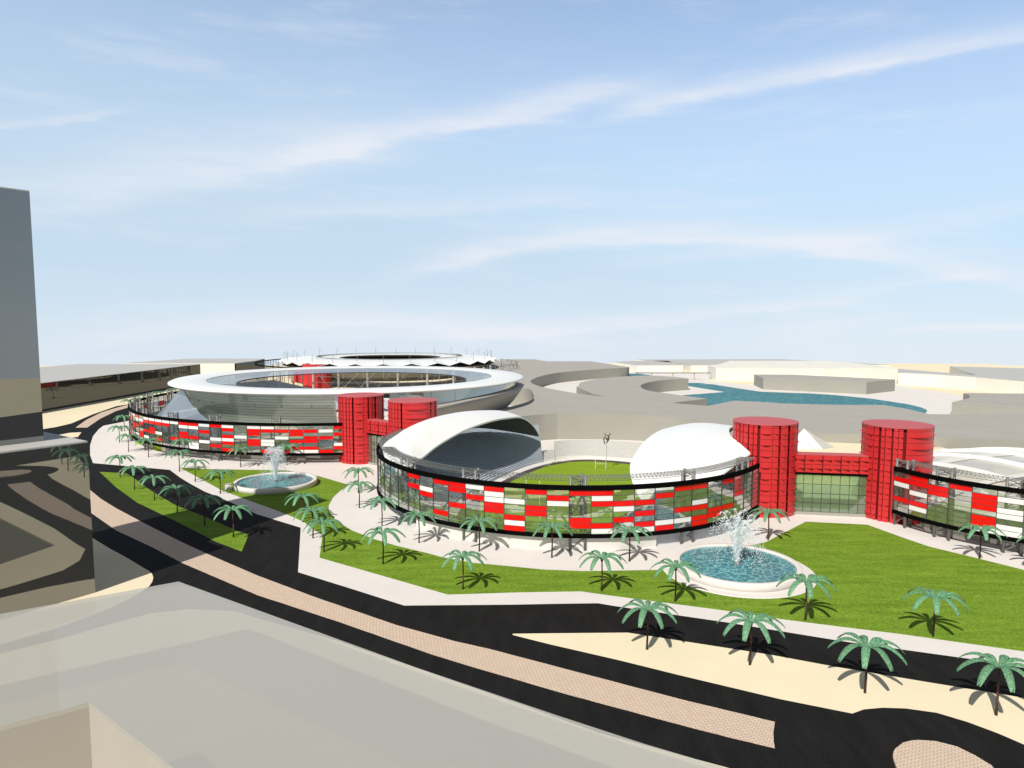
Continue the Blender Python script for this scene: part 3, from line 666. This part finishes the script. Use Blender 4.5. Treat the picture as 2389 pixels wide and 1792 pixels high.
for i in range(nb*2+1):
    a = R(360*i/(nb*2)); pk = i % 2
    zr.append([(FC[0]+132*cos(a), FC[1]+132*sin(a), 24.3+3.4*pk), (FC[0]+118*cos(a), FC[1]+118*sin(a), 27.5+1.2*pk), (FC[0]+100*cos(a), FC[1]+100*sin(a), 29.2), (FC[0]+86*cos(a), FC[1]+86*sin(a), 29.6), (FC[0]+62*cos(a), FC[1]+62*sin(a), 29.2)])
MB().grid(zr).build('canopy_roof', M['white'], fs)
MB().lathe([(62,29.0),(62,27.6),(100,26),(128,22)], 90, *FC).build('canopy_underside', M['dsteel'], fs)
g = MB()
for i in range(180):
    a, b = R(2*i), R(2*i+2)
    for r0, z0, r1, z1 in ((84,30.0,84,30.0),(89,31.0,89,31.0),(84,30.0,89,31.0)): g.tube((FC[0]+r0*cos(a),FC[1]+r0*sin(a),z0),(FC[0]+r1*cos(b),FC[1]+r1*sin(b),z1),.18,4)
g.build('roof_truss', M['steel'], fs)
mm = MB().tube((0,0,20),(0,0,37),.26,6,.16).tube((0,0,36.6),(-7,0,31.5),.10,4).mesh('mast', M['steel'])
for i in range(28): a = R(360*(i+.5)/28); o = link('mast', mm, fs, (126*cos(a),126*sin(a),0), a)
MB().lathe([(90,6),(128,22)], 90, *FC).build('seating_bowl', M['conc2'], fs)
cm = MB().tube((0,0,0),(0,0,22),1.3,8).mesh('column', M['conc'])
for i in range(28): a = R(360*i/28); link('column', cm, fs, (140*cos(a),140*sin(a),0))
drum_far = thing('drum_tower', 'small distant red drum tower seen through the white ring roof', 'tower', (*at(738,849,26.5), .1), 'red drum towers')
MB().lathe([(0,26.5),(15,26.5),(15,26)], 48).build('roof_cap', M['redroof'], drum_far, rel=False)
MB().lathe([(15,26),(14.9,.1)], 48).build('cladding', M['red'], drum_far, rel=False)
MB().arc(0,0,14,28,6,22,150,180,8).build('bridge', M['red'], drum_far, rel=False)

# ------------------------------------------------------------------ mall and lagoon side
ZM = 16.0
mall = w('N', [(1130,900),(1130,846)], ZM)+w('R5', [(1380,215),(1650,215),(1750,232),(2130,232)], ZM)+w('R6', [(290,232),(620,283),(597,286)], ZM)
mall += smoothpts([(143,868),(107,838),(79,810),(57,783),(42,756),(30,724),(22,692),(17.5,661),(18.5,635),(23,610),(30.5,587),(39,566.5)], 6)[1:]
mall += w('R6', [(165,508),(430,542),(300,510),(166,452),(186,444),(186,428)], ZM)+smoothpts(w('R6', [(200,415),(300,392),(500,368),(780,355),(1000,366),(1130,380)], ZM), 3)
mall += smoothpts(w('R6', [(1130,381),(1000,388),(880,398),(780,415),(728,432),(717,445),(728,462),(770,480),(830,492),(910,503),(1080,527)], ZM), 3)
mall += w('R6', [(1290,553),(993,590),(1290,616),(1530,570)], ZM)+smoothpts(w('R6', [(1530,570),(1900,590)], ZM)+w('R7', [(0,590),(400,602),(700,607),(1000,608)], ZM), 3)[1:]+w('R7', [(1200,640),(1400,687),(1590,688),(2300,684)], ZM)
mall += w('R7', [(2300,912),(1900,900),(1430,890),(800,862),(400,845),(250,835)], ZM)+smoothpts(w('R6', [(1500,800),(1350,770),(1200,740),(1000,712),(700,690),(300,681),(0,681)], ZM), 4)[:-1]+smoothpts(w('R5', [(1843,681),(1700,689),(1540,706),(1420,726),(1320,748),(1255,735),(1250,690),(1310,649)], ZM), 4)
mall += smoothpts(w('R5', [(1310,649),(1400,632),(1520,602),(1610,572),(1645,540),(1640,518),(1632,500),(1618,480),(1560,463),(1400,455)], ZM), 3)[1:]
ml = thing('mall', 'vast low flat roofed warm grey building with curved courts, spreading behind the stadiums', 'building', (170,520,0))
MB().prism(mall, 0, ZM, 0, mi_side=1, bottom=False).build('mall_block', [M['conc'], M['conc2']], ml)
struct('plaza', MB().prism([(6,600),(60,470),(150,420),(420,415),(640,440),(800,900),(760,1160),(60,1170),(6,1000)], .1, 4.5), M['pave'])
sandp = w('R6', [(600,318),(1310,338),(1310,400),(1700,440)], 4.5)+w('R7', [(1113,440),(1690,530),(2212,540)], 4.5)+[(800,620),(780,1150),(100,1150)]
struct('sand_field', MB().sheet(sandp, 4.56), M['sand'])
lag = w('R6', [(1000,425),(1330,430),(1550,465),(1750,495),(2212,512)], 4.5)+w('R7', [(300,505),(600,525),(900,555),(1200,600),(1330,630),(1375,650),(1378,664),(1350,690),(900,700),(0,700)], 4.5)+w('R6', [(1500,690),(1200,640),(1020,560),(1080,525),(1445,497)], 4.5)
struct('lagoon', MB().sheet(lag, 4.62), M['lagoon'])
struct('lagoon', MB().sheet(w('R6', [(560,340),(700,338),(800,352),(800,372),(560,372)], 4.5), 4.63), M['lagoon'])
struct('lagoon', MB().sheet(w('R6', [(1050,418),(1240,419),(1282,425),(1130,429),(1050,428)], 4.5), 4.63), M['lagoon'])
def block(label, pts, z0, z1, mside, mroof=None, name='building', cat='building', group='plain block buildings in the distance'):
    c = (sum(q[0] for q in pts)/len(pts), sum(q[1] for q in pts)/len(pts))
    r = thing(name, label, cat, (*c, z0), group)
    MB().prism(pts, z0, z1-.5, bottom=False).build('walls', mside, r)
    s = [(c[0]+(x-c[0])*1.002, c[1]+(y-c[1])*1.002) for x, y in pts]
    MB().prism(s, z1-.5, z1).build('roof', mroof or M['mroof'], r)
    return r
block('long grey block with a dark right end standing beside the lagoon', [(252,698),(330.6,648.6),(375,681),(300,745),(260,748)], 4.5, 16, M['conc2'], M['conc'])
block('distant pale building with a grey left end, just right of the mall corner', [(170.6,950),(150,1032),(190,1060),(236,1060),(233,1002),(233,950)], 4.5, 14.3, M['cream'])
block('distant pale building with grey end behind the lagoon footbridge', [(244,950),(238,1002),(196,1100),(430,1110),(520,960),(330,948)], 4.5, 14.3, M['cream'])
block('very long white fronted building on the horizon behind the grey lagoon block', [(236,806),(237,845),(262,880),(300,960),(440,960),(449,812),(360,801)], 4.5, 19.5, M['cream'], M['cream'])
block('curved grey roofed white building at the right end of the horizon', w('R7', [(1130,328),(1500,345),(1800,365),(2212,400)], 18)+[(600,720),(640,800),(540,860)]+w('R7', [(1800,352),(1130,297)], 18), 4.5, 18, M['cream'])
block('flat grey building at the right edge beyond the lagoon, with a curved notch', w('R7', [(1593,583),(2212,635),(2600,670)], 13.4)+[(520,500),(560,590)]+w('R7', [(2212,510),(1740,505)], 13.4)+smoothpts(w('R7', [(1690,507),(1735,520),(1746,537),(1730,552),(1690,562)], 13.4), 3), 4.5, 13.4, M['conc2'], M['conc'])
fb = thing('footbridge', 'thin dark footbridge crossing in front of the distant pale buildings', 'bridge', (190,822,4.5))
MB().box(190,822,12.2,12.9,88,3,R(-1)).build('deck', M['dsteel'], fb)
for x in (165,190,215): MB().box(x,822-(x-190)*.017,4.5,12.2,.8,.8).build('pier', M['conc2'], fb)
# sand terrace with pyramid tent between the big red towers
struct('sand_terrace', MB().prism(w('R7', [(-300,935),(560,928),(800,941),(1430,960)], 11.4)+[(215,300),(110,302),(75,330)], .1, 11.4), M['sand'])
ap = Vector((*at(1876,1000,20.5), 20.5)); b_ = w('R7', [(150,985),(265,988),(482,988),(580,970),(400,930),(200,935)], 11.5)
tn = thing('pyramid_tent', 'small white pyramid tent peeping between the two big red towers', 'tent', (ap.x, ap.y, 11.5))
MB().add([(*b_[0],11.5),(*b_[1],11.5),(*b_[2],11.5),(*b_[5],11.5),tuple(ap)], [(0,1,4),(1,2,4),(3,0,4)]).build('canopy', M['white'], tn)
MB().add([(*b_[2],11.5),(*b_[3],11.5),(*b_[4],11.5),tuple(ap)], [(0,1,3),(1,2,3)]).build('side_wing', M['tent'], tn)
MB().tube((ap.x,ap.y,11.5),tuple(ap),.2,6).build('pole', M['lsteel'], tn)
# arena with ribbed white roof on the right
ar = thing('ribbed_arena', 'arena with a low white translucent roof crossed by long ribs, behind the right screen', 'arena', (203,268,0))
def rz_(x, y): return 18.5*max(0, 1-((x-203)/66)**2-((y-268)/50)**2)**.5
rows = []
for i in range(41):
    r = []
    for j in range(41):
        a = -1+2*i/40; b = -1+2*j/40; k = math.sqrt(max(0,1-a*a)); x = 203+66*a; y = 268+50*k*b; r.append((x, y, .5+rz_(x, y)))
    rows.append(r)
MB().grid(rows).build('roof_skin', M['tent'], ar, True)
for i in range(9):
    u0 = -68+17*i; pts = []
    for k in range(41):
        v = -60+3*k; x = 203+u0*.94+v*.42*1.0-6; y = 268-v*.86+u0*.10; z = rz_(x, y)
        if z > .4: pts.append((x, y, .7+z))
    if len(pts) > 2:
        vs = []; 
        g = MB()
        g.grid([[(x-.45,y,z-.2),(x-.45,y,z+1.2),(x+.45,y,z+1.2),(x+.45,y,z-.2)] for x, y, z in pts]); g.build('rib', M['white'], ar)
for c_ in (-20, 4, 26):
    pts = [(203+66*t, 268+c_+6*t, .6+rz_(203+66*t, 268+c_+6*t)) for t in [k/30 for k in range(-28,29)] if rz_(203+66*t, 268+c_+6*t) > .5]
    MB().grid([[(x,y-2.6,z+.1),(x,y+2.6,z+.15)] for x, y, z in pts]).build('cross_band', M['offw'], ar)

# ------------------------------------------------------------------ mirrored and translucent blocks on the left and in front
d1, d2 = Vector((-.585,-.811)), Vector((-.811,.585))
def quad(c, a, b): c = Vector(c); return [tuple(c), tuple(c+d2*b), tuple(c+d2*b+d1*a), tuple(c+d1*a)]
pod = thing('podium_building', 'dark mirrored podium block at the left edge with a flat roof, below the grey tower', 'building', (-125,176,0))
pq = quad((-108.9,177.2), 86, 50)
MB().prism(pq, .1, 39.7, bottom=False).build('walls', M['mirror'], pod)
MB().prism(pq, 39.7, 40.1).build('roof', M['mroof'], pod)
tw = thing('tower_block', 'tall dark grey mirrored tower cut off by the left edge of the photo', 'tower', (-132,182,40.1))
tq = quad((-120.2,177.4), 64, 32)
MB().prism(tq, 40.12, 102.8, bottom=False).build('walls', M['mirror'], tw)
MB().prism(tq, 102.8, 103.1).build('roof', M['mroof'], tw)
db = thing('mirrored_building', 'long dark mirrored building with a flat grey roof, far left behind the road', 'building', (-440,690,0))
dq = [(-378,520),(-368,823),(-511,823),(-540,520)]
MB().prism(dq, .1, 22.6, bottom=False).build('walls', M['mirror2'], db); MB().prism(dq, 22.6, 23).build('roof', M['mroof'], db)
eb = thing('mirrored_building', 'pale fronted building with a dark mirrored right side, behind the long dark building', 'building', (-430,930,0))
eq = [(-499,895),(-354,895),(-350,950),(-358,1010),(-470,1010)]
MB().prism(eq, .1, 19.6, bottom=False).build('walls', M['mirror2'], eb); MB().prism(eq, 19.6, 20).build('roof', M['mroof'], eb)
MB().add([(-499,894.6,.2),(-356,894.6,.2),(-356,894.6,19.6),(-499,894.6,19.6),(-499,894.8,.2),(-356,894.8,.2),(-356,894.8,19.6),(-499,894.8,19.6)], [(0,1,2,3),(5,4,7,6),(1,5,6,2),(3,2,6,7)]).build('front_cladding', M['cream'], eb)
fg = thing('glass_massing_block', 'big pale translucent flat roofed block filling the lower left foreground, with a sunken court', 'building', (-40,90,0))
outer = [(-68.5,139.4),(-150,86.6),(-150,20),(60,10),(55,62),(25.4,79.0),(16.6,83.8),(5.9,90.3),(-14.8,103.4),(-47.1,125.1)]
hole = [(-59.2,93.5),(-67.3,87.6),(-110,56.5),(-105,24),(20,24),(-2,54.0),(-40.9,79.4)]
MB().prism(outer, 16.6, 17.3, holes=[hole]).build('roof', M['mass'], fg)
wl = MB()
wl.add([(x,y,.1) for x,y in outer]+[(x,y,16.6) for x,y in outer], [(i,(i+1) % 10,10+(i+1) % 10,10+i) for i in range(10)])
wl.build('outer_walls', M['mass'], fg)
wl = MB(); wl.add([(x,y,.1) for x,y in hole]+[(x,y,16.6) for x,y in hole], [((i+1) % 7,i,7+i,7+(i+1) % 7) for i in range(7)])
wl.build('court_walls', M['conc'], fg)

# ------------------------------------------------------------------ sun, sky, camera
EL, AZS = R(44), R(26.5)                    # light travels towards azimuth 26.5 deg east of +Y
L_ = Vector((sin(AZS)*cos(EL), cos(AZS)*cos(EL), -sin(EL)))
sd = bpy.data.lights.new('sun', 'SUN'); sd.energy = 3.35; sd.angle = R(.5); sd.color = (1,.955,.88)
so = bpy.data.objects.new('sun', sd); COL.objects.link(so); so.rotation_euler = L_.to_track_quat('-Z','Y').to_euler(); so.location = (-200,-300,400)
W = bpy.data.worlds.new('World'); S.world = W; W.use_nodes = True; nt = W.node_tree; n = nt.nodes; l = nt.links; n.clear()
out = n.new('ShaderNodeOutputWorld'); bg = n.new('ShaderNodeBackground'); l.new(bg.outputs[0], out.inputs[0])
tc = n.new('ShaderNodeTexCoord'); sx = n.new('ShaderNodeSeparateXYZ'); l.new(tc.outputs['Generated'], sx.inputs[0])
def mth(op, a, b=None, c=None, clamp=False):
    q = n.new('ShaderNodeMath'); q.operation = op; q.use_clamp = clamp
    for i, v in enumerate((a, b, c)):
        if v is None: continue
        if isinstance(v, (int, float)): q.inputs[i].default_value = v
        else: l.new(v, q.inputs[i])
    return q.outputs[0]
zz = mth('MAXIMUM', mth('ADD', sx.outputs[2], .06), .02)
cb = n.new('ShaderNodeCombineXYZ'); l.new(sx.outputs[0], cb.inputs[0]); l.new(sx.outputs[1], cb.inputs[1]); l.new(zz, cb.inputs[2])
nv = n.new('ShaderNodeVectorMath'); nv.operation = 'NORMALIZE'; l.new(cb.outputs[0], nv.inputs[0])
sk_ = n.new('ShaderNodeTexSky'); sk_.sky_type = 'NISHITA'; sk_.sun_disc = False; sk_.sun_elevation = EL; sk_.sun_rotation = R(206.5)
sk_.air_density = 1.0; sk_.dust_density = .6; sk_.ozone_density = 1.2; sk_.altitude = 100
l.new(nv.outputs[0], sk_.inputs['Vector'])
az = mth('ARCTAN2', sx.outputs[0], sx.outputs[1]); el = mth('ARCSINE', sx.outputs[2])
cv = n.new('ShaderNodeCombineXYZ'); l.new(az, cv.inputs[0]); l.new(el, cv.inputs[1])
mp = n.new('ShaderNodeMapping'); mp.inputs['Rotation'].default_value = (0,0,-.16); mp.inputs['Scale'].default_value = (2.2,13,1); l.new(cv.outputs[0], mp.inputs[0])
nz = n.new('ShaderNodeTexNoise'); nz.inputs['Scale'].default_value = 1.6; nz.inputs['Detail'].default_value = 9; nz.inputs['Roughness'].default_value = .62; l.new(mp.outputs[0], nz.inputs['Vector'])
mp2 = n.new('ShaderNodeMapping'); mp2.inputs['Rotation'].default_value = (0,0,-.2); mp2.inputs['Scale'].default_value = (9,60,1); l.new(cv.outputs[0], mp2.inputs[0])
nf = n.new('ShaderNodeTexNoise'); nf.inputs['Scale'].default_value = 1.0; nf.inputs['Detail'].default_value = 7; l.new(mp2.outputs[0], nf.inputs['Vector'])
def sstep(x, a, b):
    q = n.new('ShaderNodeMapRange'); q.interpolation_type = 'SMOOTHSTEP'; q.inputs['From Min'].default_value = a; q.inputs['From Max'].default_value = b; l.new(x, q.inputs[0]); return q.outputs[0]
wob = mth('MULTIPLY', mth('SUBTRACT', nz.outputs[0], .5), .05)
total = mth('MULTIPLY', sstep(nz.outputs[0], .48, .74), .28)
def streak(pts_px, wd, amp, a0, a1):
    """cirrus band through three sky directions (azimuth, elevation)"""
    dirs = []
    for px, py in pts_px:
        dx = (px-1194.5)/FPX; dy = (896-py)/FPX; d = Vector((dx, CT+dy*ST, -ST+dy*CT)).normalized(); dirs.append((atan2(d.x, d.y), math.asin(d.z)))
    (x0,y0),(x1,y1),(x2,y2) = dirs
    k = ((y2-y0)/(x2-x0)-(y1-y0)/(x1-x0))/(x2-x1); b = (y1-y0)/(x1-x0)-k*(x0+x1); c = y0-b*x0-k*x0*x0
    e0 = mth('ADD', mth('MULTIPLY_ADD', mth('MULTIPLY', az, az), k, c), mth('MULTIPLY', az, b))
    dd = mth('ADD', mth('SUBTRACT', el, e0), wob)
    up = mth('DIVIDE', mth('MAXIMUM', dd, 0), wd*1.0); dn = mth('DIVIDE', mth('MINIMUM', dd, 0), wd*.45)
    g_ = mth('POWER', 2.718, mth('MULTIPLY', mth('ADD', mth('MULTIPLY', up, up), mth('MULTIPLY', dn, dn)), -1))
    msk = mth('MULTIPLY', sstep(az, dirs[0][0]-a0, dirs[0][0]+a0), mth('SUBTRACT', 1, sstep(az, dirs[2][0]-a1, dirs[2][0]+a1)))
    tex = mth('MULTIPLY_ADD', nf.outputs[0], 1.1, .2)
    return mth('MULTIPLY', mth('MULTIPLY', mth('MULTIPLY', g_, msk), tex), amp)
for a in (([(690,372),(1190,268),(1500,212)], .020, .75, .13, .08), ([(1440,272),(1700,214),(2500,70)], .017, .80, .05, .2), ([(980,630),(1700,556),(2450,690)], .022, .85, .10, .2), ([(60,480),(480,405),(900,350)], .050, .60, .12, .12),
          ([(700,790),(1500,752),(2300,640)], .012, .45, .15, .2), ([(-100,300),(120,288),(270,262)], .008, .5, .05, .05), ([(1500,620),(2000,560),(2500,470)], .016, .4, .15, .2), ([(300,790),(700,755),(1200,780)], .022, .6, .2, .2), ([(2100,775),(2300,770),(2600,762)], .008, .7, .05, .1),
          ([(560,510),(1000,490),(1420,470)], .018, .40, .12, .12)):
    total = mth('ADD', total, streak(*a))
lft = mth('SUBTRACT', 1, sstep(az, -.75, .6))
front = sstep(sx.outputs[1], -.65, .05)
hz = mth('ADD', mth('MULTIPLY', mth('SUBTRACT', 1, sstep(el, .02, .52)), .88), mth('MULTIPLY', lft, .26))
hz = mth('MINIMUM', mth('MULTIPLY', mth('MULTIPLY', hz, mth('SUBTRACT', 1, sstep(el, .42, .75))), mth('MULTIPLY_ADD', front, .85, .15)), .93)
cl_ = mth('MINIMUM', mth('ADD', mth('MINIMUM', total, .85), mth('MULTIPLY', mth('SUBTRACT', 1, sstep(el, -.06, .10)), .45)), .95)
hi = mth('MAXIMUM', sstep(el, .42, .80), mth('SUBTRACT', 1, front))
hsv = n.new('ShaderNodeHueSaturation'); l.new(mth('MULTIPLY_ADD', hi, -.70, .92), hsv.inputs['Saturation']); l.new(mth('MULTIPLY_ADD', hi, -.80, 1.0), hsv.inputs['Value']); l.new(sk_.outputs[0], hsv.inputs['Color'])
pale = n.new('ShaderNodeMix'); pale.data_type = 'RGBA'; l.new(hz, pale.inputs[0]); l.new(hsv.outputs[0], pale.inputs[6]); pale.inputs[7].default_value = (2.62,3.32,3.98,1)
mxx = n.new('ShaderNodeMix'); mxx.data_type = 'RGBA'; l.new(cl_, mxx.inputs[0]); l.new(pale.outputs[2], mxx.inputs[6]); mxx.inputs[7].default_value = (3.95,4.1,4.4,1)
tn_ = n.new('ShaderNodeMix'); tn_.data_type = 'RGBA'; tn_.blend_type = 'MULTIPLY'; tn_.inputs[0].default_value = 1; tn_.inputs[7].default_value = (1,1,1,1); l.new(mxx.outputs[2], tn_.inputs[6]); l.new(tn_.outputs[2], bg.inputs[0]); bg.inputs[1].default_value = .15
cd = bpy.data.cameras.new('camera'); cam = bpy.data.objects.new('camera', cd); COL.objects.link(cam); S.camera = cam
cd.sensor_width = 36; cd.lens = 36*FPX/2389; cd.clip_start = .5; cd.clip_end = 6000
cam.location = (0,0,H); cam.rotation_euler = (pi/2-TH, 0, 0)
S.view_settings.view_transform = 'Standard'; S.view_settings.look = 'None'; S.view_settings.exposure = .5; S.view_settings.gamma = 1
S.cycles.max_bounces = 8; S.cycles.transparent_max_bounces = 24
